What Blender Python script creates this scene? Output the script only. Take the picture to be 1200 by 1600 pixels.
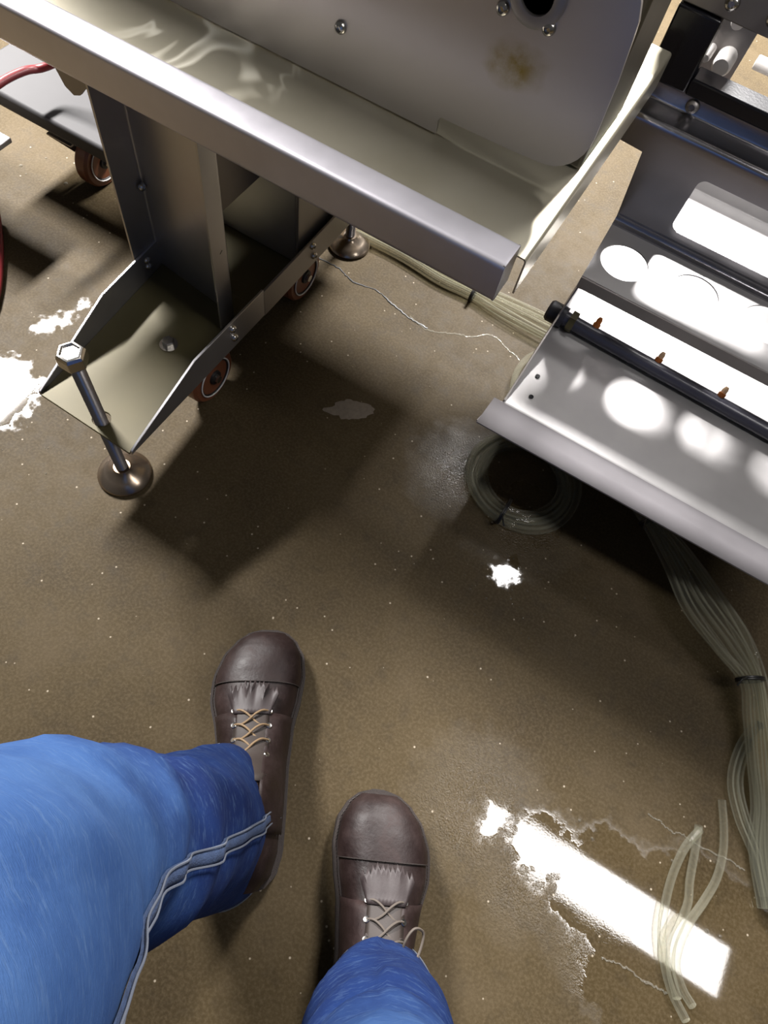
import bpy, bmesh, math, random
from mathutils import Vector, Matrix, noise
random.seed(7)
PI = math.pi
scn = bpy.context.scene
C = scn.collection
for o in list(bpy.data.objects):
    bpy.data.objects.remove(o)

# ------------------------------------------------------------------ camera
F, NX, NY, AZ, H = 1060.0, 455.0, 1310.0, -16.3, 1.0      # focal length (px), nadir (px), machine azimuth, eye height
def cam_matrix():
    d = Vector((NX - 600, -(NY - 800), -F)).normalized()
    z = -d
    fwd = Vector((0, 0, -1)); y = (fwd - z * fwd.dot(z)).normalized(); x = y.cross(z)
    m = Matrix((x, y, z))
    return Matrix.Rotation(math.radians(-AZ), 3, 'Z') @ m
CM = cam_matrix()
cd = bpy.data.cameras.new('camera'); cam = bpy.data.objects.new('camera', cd); C.objects.link(cam)
cd.sensor_fit = 'VERTICAL'; cd.sensor_height = 36.0; cd.lens = F * 36.0 / 1600.0
cd.clip_start = 0.01
cam.matrix_world = Matrix.Translation((0, 0, H)) @ CM.to_4x4()
scn.camera = cam

def at(px, py, z):
    """point of the place at height z seen at photo position px, py"""
    v = CM @ Vector((px - 600, 800 - py, -F))
    k = (H - z) / -v.z
    return Vector((v.x * k, v.y * k, z))

# ------------------------------------------------------------------ light
scn.view_settings.view_transform = 'Standard'
scn.view_settings.look = 'None'
scn.view_settings.gamma = 1.0
scn.view_settings.use_curve_mapping = False
scn.view_settings.exposure = 0.55
w = bpy.data.worlds.new('room_air'); scn.world = w; w.use_nodes = True
w.node_tree.nodes['Background'].inputs[0].default_value = (1.0, 0.97, 0.93, 1)
w.node_tree.nodes['Background'].inputs[1].default_value = 0.05
def lamp(name, loc, sx, sy, power, col=(1.0, 0.97, 0.95)):
    l = bpy.data.lights.new(name, 'AREA'); l.shape = 'RECTANGLE'; l.size = sx; l.size_y = sy
    l.energy = power; l.color = col
    o = bpy.data.objects.new(name, l); C.objects.link(o); o.location = loc
    return o
LZ = 2.05
lamp('ceiling_lamp_front', (1.06, 0.47, LZ), 1.37, 0.19, 14)
lamp('ceiling_lamp_middle', (0.20, 1.54, LZ), 0.22, 0.22, 6)
lamp('ceiling_lamp_left', (-2.42, 1.25, LZ), 0.24, 0.95, 345)
lamp('ceiling_lamp_rear', (-0.28, 3.05, LZ + 0.16), 0.80, 0.46, 400)

# ------------------------------------------------------------------ materials
def newmat(name):
    m = bpy.data.materials.new(name); m.use_nodes = True
    nt = m.node_tree
    return m, nt, nt.nodes['Principled BSDF']
def nd(nt, t, **kw):
    n = nt.nodes.new(t)
    for k, v in kw.items(): setattr(n, k, v)
    return n
def coords(nt, scale=(1, 1, 1)):
    tc = nd(nt, 'ShaderNodeTexCoord'); mp = nd(nt, 'ShaderNodeMapping')
    mp.inputs['Scale'].default_value = scale
    nt.links.new(tc.outputs['Object'], mp.inputs['Vector'])
    return mp.outputs['Vector']
def noise_n(nt, vec, scale, detail=3, rough=0.55):
    n = nd(nt, 'ShaderNodeTexNoise'); n.inputs['Scale'].default_value = scale
    n.inputs['Detail'].default_value = detail; n.inputs['Roughness'].default_value = rough
    nt.links.new(vec, n.inputs['Vector'])
    return n.outputs['Fac']
def ramp(nt, fac, stops):
    r = nd(nt, 'ShaderNodeValToRGB')
    e = r.color_ramp.elements
    while len(e) < len(stops): e.new(0.5)
    for i, (p, c) in enumerate(stops):
        e[i].position = p
        e[i].color = (*c, 1) if not isinstance(c, (int, float)) else (c, c, c, 1)
    nt.links.new(fac, r.inputs['Fac'])
    return r.outputs['Color']
def mathn(nt, op, a, b=None, clamp=False):
    n = nd(nt, 'ShaderNodeMath', operation=op); n.use_clamp = clamp
    for i, v in enumerate((a, b)):
        if v is None: continue
        if isinstance(v, (int, float)): n.inputs[i].default_value = v
        else: nt.links.new(v, n.inputs[i])
    return n.outputs[0]
def mixc(nt, fac, a, b):
    n = nd(nt, 'ShaderNodeMix', data_type='RGBA')
    for i, v in ((0, fac), (6, a), (7, b)):
        if isinstance(v, (int, float)): n.inputs[i].default_value = v
        elif isinstance(v, tuple): n.inputs[i].default_value = (*v, 1)
        else: nt.links.new(v, n.inputs[i])
    return n.outputs[2]
def bump(nt, b, h, strength, dist=0.002):
    n = nd(nt, 'ShaderNodeBump'); n.inputs['Strength'].default_value = strength
    n.inputs['Distance'].default_value = dist
    nt.links.new(h, n.inputs['Height']); nt.links.new(n.outputs[0], b.inputs['Normal'])
    return n
def blob(nt, vec, c, r0, r1):
    """1 inside r0 of point c, 0 beyond r1"""
    dn = nd(nt, 'ShaderNodeVectorMath', operation='DISTANCE')
    nt.links.new(vec, dn.inputs[0]); dn.inputs[1].default_value = c
    mr = nd(nt, 'ShaderNodeMapRange')
    mr.inputs['From Min'].default_value = r0; mr.inputs['From Max'].default_value = r1
    mr.inputs['To Min'].default_value = 1; mr.inputs['To Max'].default_value = 0
    nt.links.new(dn.outputs['Value'], mr.inputs['Value'])
    return mr.outputs[0]

def steel(name, col=(0.50, 0.49, 0.50), rough=0.36, metal=0.9, stain=None, stain_amt=0.0, bumps=0.05):
    m, nt, b = newmat(name)
    v = coords(nt)
    n1 = noise_n(nt, v, 9, 4); n2 = noise_n(nt, v, 260, 2)
    base = mixc(nt, ramp(nt, n1, [(0.35, 0.0), (0.7, 1.0)]), tuple(c * 0.86 for c in col), col)
    if stain:
        ns = noise_n(nt, v, 7, 5, 0.65)
        base = mixc(nt, mathn(nt, 'MULTIPLY', ramp(nt, ns, [(0.40, 0.0), (0.64, 1.0)]), stain_amt), base, stain)
    nt.links.new(base, b.inputs['Base Color'])
    b.inputs['Metallic'].default_value = metal
    r = mathn(nt, 'ADD', mathn(nt, 'MULTIPLY', n1, 0.16), rough - 0.08)
    nt.links.new(r, b.inputs['Roughness'])
    bump(nt, b, n2, bumps, 0.001)
    return m
def plain(name, col, rough=0.5, metal=0.0, var=0.12, scale=40, bumps=0.1):
    m, nt, b = newmat(name)
    v = coords(nt)
    n1 = noise_n(nt, v, scale, 4)
    nt.links.new(mixc(nt, n1, tuple(c * (1 - var) for c in col), tuple(min(1, c * (1 + var)) for c in col)), b.inputs['Base Color'])
    b.inputs['Roughness'].default_value = rough; b.inputs['Metallic'].default_value = metal
    if bumps: bump(nt, b, noise_n(nt, v, scale * 6, 2), bumps, 0.001)
    return m

M = {}
M['steel'] = steel('brushed_steel')
M['rail'] = steel('rail_steel', (0.66, 0.64, 0.69), 0.40, 0.75)
M['dark_steel'] = steel('dull_steel', (0.30, 0.28, 0.27), 0.45, 0.85)
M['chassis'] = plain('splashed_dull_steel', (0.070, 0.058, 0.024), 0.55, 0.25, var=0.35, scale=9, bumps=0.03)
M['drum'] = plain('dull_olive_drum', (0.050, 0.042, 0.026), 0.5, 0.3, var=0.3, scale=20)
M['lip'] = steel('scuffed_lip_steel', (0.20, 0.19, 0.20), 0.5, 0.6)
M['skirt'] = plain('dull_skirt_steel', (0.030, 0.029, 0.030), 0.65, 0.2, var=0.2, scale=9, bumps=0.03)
M['bright'] = steel('wet_bright_steel', (0.38, 0.37, 0.37), 0.42, 0.6)
M['mirror'] = steel('polished_steel', (0.42, 0.41, 0.43), 0.22, 0.97, bumps=0.02)
M['bolt'] = steel('bolt_steel', (0.55, 0.53, 0.50), 0.22, 1.0)
M['rod'] = steel('threaded_rod_steel', (0.36, 0.33, 0.32), 0.3, 0.95)
M['pad'] = steel('levelling_pad_steel', (0.42, 0.35, 0.28), 0.25, 0.95, (0.15, 0.09, 0.05), 0.6)
M['black'] = plain('black_plastic', (0.006, 0.006, 0.009), 0.22, var=0.1)
M['rubber'] = plain('black_rubber', (0.02, 0.02, 0.03), 0.5)
M['pipe'] = plain('dark_grey_pipe', (0.045, 0.045, 0.065), 0.3)
M['amber'] = plain('amber_plastic', (0.55, 0.17, 0.03), 0.25, var=0.3, scale=200)
M['amber_pale'] = plain('pale_amber_plastic', (0.75, 0.5, 0.3), 0.25, var=0.2, scale=200)
M['wheel'] = plain('brown_wheel_rubber', (0.16, 0.055, 0.025), 0.4)
M['hub'] = plain('dark_wheel_hub', (0.008, 0.007, 0.007), 0.5)
M['white'] = plain('pale_plastic', (0.62, 0.60, 0.58), 0.35)
M['red'] = plain('dark_red_rubber', (0.14, 0.012, 0.015), 0.4)
M['tie'] = plain('black_cable_tie', (0.008, 0.008, 0.008), 0.4)
M['tan_lace'] = plain('tan_leather_lace', (0.17, 0.11, 0.055), 0.7, scale=300)
M['grey_lace'] = plain('greyish_leather_lace', (0.075, 0.060, 0.048), 0.7, scale=300)
M['kiltie'] = plain('wet_suede', (0.025, 0.017, 0.017), 0.6, var=0.3, scale=60)
M['tongue'] = plain('worn_tongue_leather', (0.018, 0.011, 0.008), 0.65, var=0.3, scale=60)
M['thread'] = plain('pale_thread', (0.075, 0.085, 0.11), 0.9)
M['residue'] = plain('dried_residue', (0.15, 0.125, 0.10), 0.3, var=0.4, scale=120, bumps=0.6)

def floor_material():
    m, nt, b = newmat('wet_concrete')
    v = coords(nt)
    n1 = noise_n(nt, v, 5.5, 5, 0.6); n2 = noise_n(nt, v, 240, 3, 0.6); n3 = noise_n(nt, v, 34, 4, 0.6)
    base = ramp(nt, n1, [(0.30, (0.036, 0.0255, 0.0125)), (0.52, (0.049, 0.0350, 0.0165)), (0.72, (0.062, 0.0455, 0.0250))])
    base = mixc(nt, mathn(nt, 'MULTIPLY', ramp(nt, n2, [(0.42, 0.0), (0.66, 1.0)]), 0.48), base, (0.090, 0.0680, 0.0390))
    base = mixc(nt, mathn(nt, 'MULTIPLY', ramp(nt, n3, [(0.30, 1.0), (0.46, 0.0)]), 0.25), base, (0.0186, 0.0149, 0.0104))
    vo = nd(nt, 'ShaderNodeTexVoronoi'); vo.inputs['Scale'].default_value = 95
    nt.links.new(v, vo.inputs['Vector'])
    keep = nd(nt, 'ShaderNodeSeparateColor'); nt.links.new(vo.outputs['Color'], keep.inputs[0])
    spk = mathn(nt, 'MULTIPLY', ramp(nt, vo.outputs['Distance'], [(0.10, 1.0), (0.17, 0.0)]),
                mathn(nt, 'GREATER_THAN', keep.outputs[0], 0.92))
    base = mixc(nt, mathn(nt, 'MULTIPLY', spk, 0.8), base, (0.34, 0.29, 0.22))
    nt.links.new(base, b.inputs['Base Color'])
    # wet patches, their edges broken by noise
    jn = nd(nt, 'ShaderNodeTexNoise'); jn.inputs['Scale'].default_value = 42; jn.inputs['Detail'].default_value = 4
    nt.links.new(v, jn.inputs['Vector'])
    j = nd(nt, 'ShaderNodeVectorMath', operation='MULTIPLY_ADD')
    nt.links.new(jn.outputs['Color'], j.inputs[0]); j.inputs[1].default_value = (0.07, 0.07, 0); j.inputs[2].default_value = (-0.035, -0.035, 0)
    ja = nd(nt, 'ShaderNodeVectorMath', operation='ADD'); nt.links.new(v, ja.inputs[0]); nt.links.new(j.outputs[0], ja.inputs[1])
    jv = ja.outputs[0]
    pud = None
    for c, r0, r1 in [((0.53, 0.13, 0), 0.135, 0.16), ((0.40, 0.162, 0), 0.07, 0.09), ((0.30, 0.165, 0), 0.042, 0.062), ((0.225, 0.160, 0), 0.018, 0.04), ((0.080, 0.503, 0), 0.018, 0.030),
                      ((-0.80, 0.30, 0), 0.07, 0.085), ((-0.822, 0.45, 0), 0.004, 0.020), ((-0.818, 0.475, 0), 0.004, 0.020), ((-0.812, 0.50, 0), 0.0, 0.018), ((-0.806, 0.53, 0), 0.0, 0.014)]:
        q = blob(nt, jv, c, r0, r1)
        pud = q if pud is None else mathn(nt, 'MAXIMUM', pud, q)
    rip = None
    for c, r0, r1 in [((0.20, 0.165, 0), 0.04, 0.12), ((0.30, 0.125, 0), 0.03, 0.10), ((0.40, 0.09, 0), 0.02, 0.07), ((0.06, 0.61, 0), 0.04, 0.13), ((-0.06, 0.62, 0), 0.02, 0.12)]:
        q = blob(nt, jv, c, r0, r1)
        rip = q if rip is None else mathn(nt, 'MAXIMUM', rip, q)
    rr = mathn(nt, 'ADD', mathn(nt, 'MULTIPLY', n3, 0.22), 0.50)
    rr = mathn(nt, 'MULTIPLY_ADD', rip, -0.22) if False else mathn(nt, 'SUBTRACT', rr, mathn(nt, 'MULTIPLY', rip, 0.44))
    inv = mathn(nt, 'SUBTRACT', 1.0, pud)
    rr = mathn(nt, 'ADD', mathn(nt, 'MULTIPLY', rr, inv), mathn(nt, 'MULTIPLY', pud, 0.035))
    nt.links.new(rr, b.inputs['Roughness'])
    b.inputs['IOR'].default_value = 1.36
    nt.links.new(mathn(nt, 'ADD', mathn(nt, 'MULTIPLY', mathn(nt, 'MAXIMUM', pud, mathn(nt, 'MULTIPLY', rip, 0.8)), 0.8), 0.2), b.inputs['Specular IOR Level'])
    # small ripples and grain
    g = noise_n(nt, v, 330, 2)
    rp = noise_n(nt, v, 380, 2)
    h = mathn(nt, 'ADD', mathn(nt, 'MULTIPLY', g, 0.22), mathn(nt, 'MULTIPLY', mathn(nt, 'MULTIPLY', rp, rip), 1.7))
    h = mathn(nt, 'MULTIPLY', h, mathn(nt, 'SUBTRACT', 1.0, mathn(nt, 'MULTIPLY', pud, 0.97)))
    bump(nt, b, h, 0.35, 0.002)
    return m
M['floor'] = floor_material()

def denim_material():
    m, nt, b = newmat('blue_denim')
    v = coords(nt)
    sx = nd(nt, 'ShaderNodeSeparateXYZ'); nt.links.new(v, sx.inputs[0])
    v2 = coords(nt, (1, 1, 6)); v3 = coords(nt, (9, 9, 60))
    n1 = noise_n(nt, v, 16, 4); n2 = noise_n(nt, v2, 60, 4, 0.7); n3 = noise_n(nt, v3, 30, 3)
    # worn knees and thighs are paler than the shins
    zz = mathn(nt, 'ADD', sx.outputs[2], mathn(nt, 'MULTIPLY', mathn(nt, 'SUBTRACT', n1, 0.5), 0.12))
    worn = nd(nt, 'ShaderNodeMapRange'); worn.inputs['From Min'].default_value = 0.37; worn.inputs['From Max'].default_value = 0.50
    nt.links.new(zz, worn.inputs['Value'])
    dark = mixc(nt, ramp(nt, n1, [(0.3, 0.0), (0.7, 1.0)]), (0.0028, 0.0094, 0.0491), (0.0059, 0.0206, 0.0864))
    pale = mixc(nt, ramp(nt, n1, [(0.3, 0.0), (0.7, 1.0)]), (0.0140, 0.0400, 0.1204), (0.0300, 0.0703, 0.1746))
    base = mixc(nt, worn.outputs[0], dark, pale)
    base = mixc(nt, mathn(nt, 'MULTIPLY', ramp(nt, n2, [(0.52, 0.0), (0.75, 1.0)]), 0.42), base, (0.0668, 0.1140, 0.2018))
    nt.links.new(base, b.inputs['Base Color'])
    b.inputs['Roughness'].default_value = 0.9
    b.inputs['Specular IOR Level'].default_value = 0.15
    bump(nt, b, mathn(nt, 'ADD', n3, mathn(nt, 'MULTIPLY', n1, 2.0)), 0.35, 0.002)
    return m
M['denim'] = denim_material()
M['denim_seam'] = plain('faded_denim_seam', (0.022, 0.040, 0.090), 0.9, var=0.6, scale=110, bumps=0.8)

def leather_material():
    m, nt, b = newmat('wet_brown_leather')
    v = coords(nt)
    n1 = noise_n(nt, v, 24, 5, 0.65); n2 = noise_n(nt, v, 180, 3)
    base = ramp(nt, n1, [(0.28, (0.0077, 0.0038, 0.0036)), (0.55, (0.0146, 0.0076, 0.0069)), (0.78, (0.0296, 0.0164, 0.0147))])
    nt.links.new(base, b.inputs['Base Color']); b.inputs['Specular IOR Level'].default_value = 0.3
    nt.links.new(ramp(nt, n1, [(0.3, 0.42), (0.7, 0.66)]), b.inputs['Roughness'])
    bump(nt, b, mathn(nt, 'ADD', n2, mathn(nt, 'MULTIPLY', n1, 2.0)), 0.35, 0.001)
    return m
M['leather'] = leather_material()
M['sole'] = plain('brown_outsole', (0.014, 0.009, 0.007), 0.6, var=0.3)
M['welt'] = plain('stitched_welt', (0.016, 0.010, 0.008), 0.75, var=0.6, scale=220, bumps=0.6)

def clear_material(name, tint, body, k):
    m = bpy.data.materials.new(name); m.use_nodes = True
    nt = m.node_tree; b = nt.nodes['Principled BSDF']; out = nt.nodes['Material Output']
    b.inputs['Base Color'].default_value = (*body, 1); b.inputs['Roughness'].default_value = 0.05
    t = nd(nt, 'ShaderNodeBsdfTransparent'); t.inputs[0].default_value = (*tint, 1)
    lw = nd(nt, 'ShaderNodeLayerWeight'); lw.inputs[0].default_value = 0.42
    f = mathn(nt, 'ADD', mathn(nt, 'MULTIPLY', lw.outputs['Facing'], 0.38), k, True)
    mx = nd(nt, 'ShaderNodeMixShader')
    nt.links.new(f, mx.inputs[0]); nt.links.new(t.outputs[0], mx.inputs[1]); nt.links.new(b.outputs[0], mx.inputs[2])
    nt.links.new(mx.outputs[0], out.inputs[0])
    return m
M['clear'] = clear_material('clear_vinyl_tubing', (0.975, 0.975, 0.94), (0.36, 0.355, 0.29), 0.05)
M['water'] = clear_material('water_film', (0.97, 0.97, 0.95), (0.35, 0.33, 0.28), 0.10)

def drip_material():
    """flat sheet with pale soapy swirls at the left of the tray"""
    m, nt, b = newmat('drip_tray_steel')
    v = coords(nt)
    n1 = noise_n(nt, v, 6, 4)
    wv = nd(nt, 'ShaderNodeTexNoise'); wv.inputs['Scale'].default_value = 5; wv.inputs['Distortion'].default_value = 2.2
    nt.links.new(v, wv.inputs['Vector'])
    band = ramp(nt, wv.outputs['Fac'], [(0.47, 0.0), (0.50, 1.0), (0.54, 0.0)])
    return m, nt, b, band, n1
def drip_finish():
    m, nt, b, band, n1 = drip_material()
    base = ramp(nt, n1, [(0.3, (0.52, 0.48, 0.36)), (0.7, (0.64, 0.60, 0.48))])
    tc = coords(nt)
    mask = blob(nt, tc, DRIP_SWIRL, 0.06, 0.13)
    base = mixc(nt, mathn(nt, 'MULTIPLY', mathn(nt, 'MULTIPLY', band, mask), 0.7), base, (0.62, 0.60, 0.52))
    nt.links.new(base, b.inputs['Base Color'])
    nt.links.new(mathn(nt, 'SUBTRACT', 0.8, mathn(nt, 'MULTIPLY', mathn(nt, 'MULTIPLY', band, mask), 0.7)), b.inputs['Metallic'])
    b.inputs['Roughness'].default_value = 0.30
    return m

def panel_material():
    m, nt, b = newmat('side_panel_steel')
    v = coords(nt)
    n1 = noise_n(nt, v, 6, 4); n2 = noise_n(nt, coords(nt, (1, 1, 0.25)), 60, 2); n3 = noise_n(nt, v, 45, 5, 0.7)
    base = mixc(nt, n1, (0.46, 0.43, 0.41), (0.56, 0.53, 0.51))
    d = nd(nt, 'ShaderNodeVectorMath', operation='MULTIPLY_ADD')
    nt.links.new(v, d.inputs[0]); d.inputs[1].default_value = (1, 0, 1.5); d.inputs[2].default_value = (0, 0, 0)
    nc = nd(nt, 'ShaderNodeTexNoise'); nc.inputs['Scale'].default_value = 30; nt.links.new(v, nc.inputs['Vector'])
    dd = nd(nt, 'ShaderNodeVectorMath', operation='MULTIPLY_ADD')
    nt.links.new(nc.outputs['Color'], dd.inputs[0]); dd.inputs[1].default_value = (0.05, 0, 0.05); nt.links.new(d.outputs[0], dd.inputs[2])
    mk = blob(nt, dd.outputs[0], PANEL_STAIN, 0.006, 0.040)
    base = mixc(nt, mathn(nt, 'MULTIPLY', mathn(nt, 'MULTIPLY', mk, ramp(nt, n3, [(0.3, 0.3), (0.6, 1.0)])), 0.95), base, (0.26, 0.19, 0.03))
    nt.links.new(base, b.inputs['Base Color'])
    b.inputs['Metallic'].default_value = 0.8
    nt.links.new(mathn(nt, 'ADD', mathn(nt, 'MULTIPLY', n1, 0.12), 0.28), b.inputs['Roughness'])
    bump(nt, b, n2, 0.05, 0.001)
    return m

# ------------------------------------------------------------------ mesh helpers
class B:
    def __init__(s): s.bm = bmesh.new()
    def face(s, pts):
        vs = [s.bm.verts.new(p) for p in pts]
        s.bm.faces.new(vs); return s
    def box(s, x0, x1, y0, y1, z0, z1):
        p = [s.bm.verts.new(q) for q in ((x0,y0,z0),(x1,y0,z0),(x1,y1,z0),(x0,y1,z0),(x0,y0,z1),(x1,y0,z1),(x1,y1,z1),(x0,y1,z1))]
        for f in ((3,2,1,0),(4,5,6,7),(0,1,5,4),(1,2,6,5),(2,3,7,6),(3,0,4,7)): s.bm.faces.new([p[i] for i in f])
        return s
    def hull(s, bot, top):
        a = [s.bm.verts.new(p) for p in bot]; b = [s.bm.verts.new(p) for p in top]; n = len(a)
        s.bm.faces.new(list(reversed(a))); s.bm.faces.new(b)
        for i in range(n): s.bm.faces.new((a[i], a[(i+1) % n], b[(i+1) % n], b[i]))
        return s
    def prism(s, poly, axis, a0, a1):
        def mk(p, a):
            return {'x': (a, p[0], p[1]), 'y': (p[0], a, p[1]), 'z': (p[0], p[1], a)}[axis]
        return s.hull([mk(p, a0) for p in poly], [mk(p, a1) for p in poly])
    def sheet(s, prof, axis, a0, a1, t, rad=0.0, seg=5):
        """thin sheet of thickness t following an open profile with rounded bends"""
        pts = fillet(prof, rad, seg) if rad > 0 else [Vector((*p, 0)) for p in prof]
        n = len(pts); off = []
        for i in range(n):
            d1 = (pts[i] - pts[i-1]).normalized() if i else (pts[1] - pts[0]).normalized()
            d2 = (pts[i+1] - pts[i]).normalized() if i < n-1 else d1
            nn = Vector((-d1.y - d2.y, d1.x + d2.x, 0)).normalized()
            k = 1 / max(0.3, nn.dot(Vector((-d1.y, d1.x, 0))))
            off.append(pts[i] + nn * t * k)
        def mk(p, a):
            return {'x': (a, p[0], p[1]), 'y': (p[0], a, p[1]), 'z': (p[0], p[1], a)}[axis]
        rows = []
        for a in (a0, a1):
            rows.append(([s.bm.verts.new(mk(p, a(i) if callable(a) else a)) for i, p in enumerate(pts)],
                         [s.bm.verts.new(mk(p, a(i) if callable(a) else a)) for i, p in enumerate(off)]))
        (p0, q0), (p1, q1) = rows
        for i in range(n-1):
            s.bm.faces.new((p0[i], p0[i+1], p1[i+1], p1[i])); s.bm.faces.new((q0[i+1], q0[i], q1[i], q1[i+1]))
            s.bm.faces.new((p0[i+1], p0[i], q0[i], q0[i+1])); s.bm.faces.new((p1[i], p1[i+1], q1[i+1], q1[i]))
        s.bm.faces.new((p0[0], p1[0], q1[0], q0[0])); s.bm.faces.new((p1[-1], p0[-1], q0[-1], q1[-1]))
        return s
    def plate(s, outer, holes, fn, t):
        """flat plate with holes; fn maps (a,b,depth) to the place"""
        loops = [outer] + holes; es = []; vs = []
        for L in loops:
            lv = [s.bm.verts.new(fn(p[0], p[1], 0)) for p in L]; vs += lv
            for i in range(len(lv)): es.append(s.bm.edges.new((lv[i], lv[(i+1) % len(lv)])))
        r = bmesh.ops.triangle_fill(s.bm, edges=es, use_beauty=True)
        fs = [g for g in r['geom'] if isinstance(g, bmesh.types.BMFace)]
        ex = bmesh.ops.extrude_face_region(s.bm, geom=fs)
        dv = Vector(fn(0, 0, t)) - Vector(fn(0, 0, 0))
        bmesh.ops.translate(s.bm, verts=[g for g in ex['geom'] if isinstance(g, bmesh.types.BMVert)], vec=dv)
        return s
    def tube(s, pts, r, n=10, closed=False, smooth=6, cap=True):
        pts = [Vector(p) for p in pts]
        if smooth: pts = catmull(pts, smooth, closed)
        m = len(pts); rings = []
        up = Vector((0, 0, 1)); prev = None
        for i in range(m):
            if closed: t = (pts[(i+1) % m] - pts[i-1]).normalized()
            else: t = (pts[min(i+1, m-1)] - pts[max(i-1, 0)]).normalized()
            if prev is None:
                a = up if abs(t.z) < 0.9 else Vector((1, 0, 0))
                u = (a - t * a.dot(t)).normalized()
            else:
                u = (prev - t * prev.dot(t)).normalized()
            prev = u; v = t.cross(u)
            rr = r(i / max(1, m-1)) if callable(r) else r
            rings.append([s.bm.verts.new(pts[i] + (u * math.cos(2*PI*k/n) + v * math.sin(2*PI*k/n)) * rr) for k in range(n)])
        for i in range(m if closed else m-1):
            a, b = rings[i], rings[(i+1) % m]
            for k in range(n): s.bm.faces.new((a[k], a[(k+1) % n], b[(k+1) % n], b[k]))
        if cap and not closed:
            s.bm.faces.new(list(reversed(rings[0]))); s.bm.faces.new(rings[-1])
        return s
    def lathe(s, prof, c, axis=(0, 0, 1), n=24):
        ax = Vector(axis).normalized(); a = Vector((1, 0, 0)) if abs(ax.x) < 0.9 else Vector((0, 1, 0))
        u = (a - ax * a.dot(ax)).normalized(); v = ax.cross(u); c = Vector(c); rings = []
        for (r, z) in prof:
            if r < 1e-6: rings.append([s.bm.verts.new(c + ax * z)])
            else: rings.append([s.bm.verts.new(c + ax * z + (u * math.cos(2*PI*k/n) + v * math.sin(2*PI*k/n)) * r) for k in range(n)])
        for p, q in zip(rings, rings[1:]):
            for k in range(n):
                k2 = (k+1) % n
                if len(p) == 1 and len(q) == 1: break
                if len(p) == 1: s.bm.faces.new((p[0], q[k], q[k2]))
                elif len(q) == 1: s.bm.faces.new((p[k], p[k2], q[0]))
                else: s.bm.faces.new((p[k], p[k2], q[k2], q[k]))
        if len(rings[0]) > 1: s.bm.faces.new(list(reversed(rings[0])))
        if len(rings[-1]) > 1: s.bm.faces.new(rings[-1])
        return s
    def grid(s, rows, close=False):
        vs = [[s.bm.verts.new(p) for p in r] for r in rows]
        for a, b in zip(vs, vs[1:]):
            n = len(a)
            for k in range(n if close else n-1):
                s.bm.faces.new((a[k], a[(k+1) % n], b[(k+1) % n], b[k]))
        return vs
    def solid(s, rows, t):
        """a patch of surface given thickness t"""
        s.grid(rows)
        return s
def fillet(prof, rad, seg):
    P = [Vector((*p, 0)) for p in prof]; out = [P[0]]
    for i in range(1, len(P)-1):
        d1 = (P[i-1] - P[i]); d2 = (P[i+1] - P[i])
        r = min(rad, d1.length * 0.45, d2.length * 0.45)
        a = P[i] + d1.normalized() * r; b = P[i] + d2.normalized() * r
        for k in range(seg + 1):
            t = k / seg
            out.append(a * (1-t)**2 + P[i] * 2*t*(1-t) + b * t*t)
    out.append(P[-1]); return out
def catmull(p, seg, closed=False):
    n = len(p); out = []
    if n < 3 and not closed: return p
    for i in range(n if closed else n-1):
        p0 = p[i-1] if closed or i > 0 else p[0] * 2 - p[1]
        p1 = p[i]; p2 = p[(i+1) % n]
        p3 = p[(i+2) % n] if closed or i+2 < n else p[-1] * 2 - p[-2]
        for k in range(seg):
            t = k / seg
            out.append(0.5 * ((2*p1) + (p2-p0)*t + (2*p0-5*p1+4*p2-p3)*t*t + (3*p1-p0-3*p2+p3)*t*t*t))
    if not closed: out.append(p[-1])
    return out
def circle(cx, cy, r, n=28, ry=None):
    return [(cx + r*math.cos(2*PI*k/n), cy + (ry or r)*math.sin(2*PI*k/n)) for k in range(n)]
def rrect(x0, x1, y0, y1, r, n=6):
    out = []
    for cx, cy, a0 in ((x1-r, y1-r, 0), (x0+r, y1-r, PI/2), (x0+r, y0+r, PI), (x1-r, y0+r, 1.5*PI)):
        for k in range(n+1):
            a = a0 + k/n*PI/2; out.append((cx + r*math.cos(a), cy + r*math.sin(a)))
    return out

def wloc(o):
    v = Vector((0, 0, 0))
    while o: v += o.location; o = o.parent
    return v
def obj(name, b, mat, parent=None, bevel=0.0, smooth=35, label=None, thick=0.0, loc=None):
    bm = b.bm
    bmesh.ops.recalc_face_normals(bm, faces=bm.faces)
    off = wloc(parent) if parent else Vector(loc or (0, 0, 0))
    bmesh.ops.translate(bm, verts=bm.verts, vec=-off)
    me = bpy.data.meshes.new(name); bm.to_mesh(me); bm.free()
    me.materials.append(M[mat] if isinstance(mat, str) else mat)
    if smooth:
        me.shade_smooth(); me.set_sharp_from_angle(angle=math.radians(smooth))
    o = bpy.data.objects.new(name, me); C.objects.link(o)
    if parent: o.parent = parent
    else: o.location = off
    if thick:
        md = o.modifiers.new('thickness', 'SOLIDIFY'); md.thickness = thick; md.offset = 0
    if bevel:
        md = o.modifiers.new('bevel', 'BEVEL'); md.width = bevel; md.segments = 2; md.limit_method = 'ANGLE'; md.angle_limit = math.radians(40)
    if label: o['label'] = label
    return o
def thing(name, label, cat, loc=(0, 0, 0), group=None):
    o = bpy.data.objects.new(name, None); C.objects.link(o); o.location = loc
    o.empty_display_size = 0.05
    o['label'] = label; o['category'] = cat
    if group: o['group'] = group
    return o
def tag(o, label, cat, group=None, kind=None):
    o['label'] = label; o['category'] = cat
    if group: o['group'] = group
    if kind: o['kind'] = kind
    return o
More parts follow.
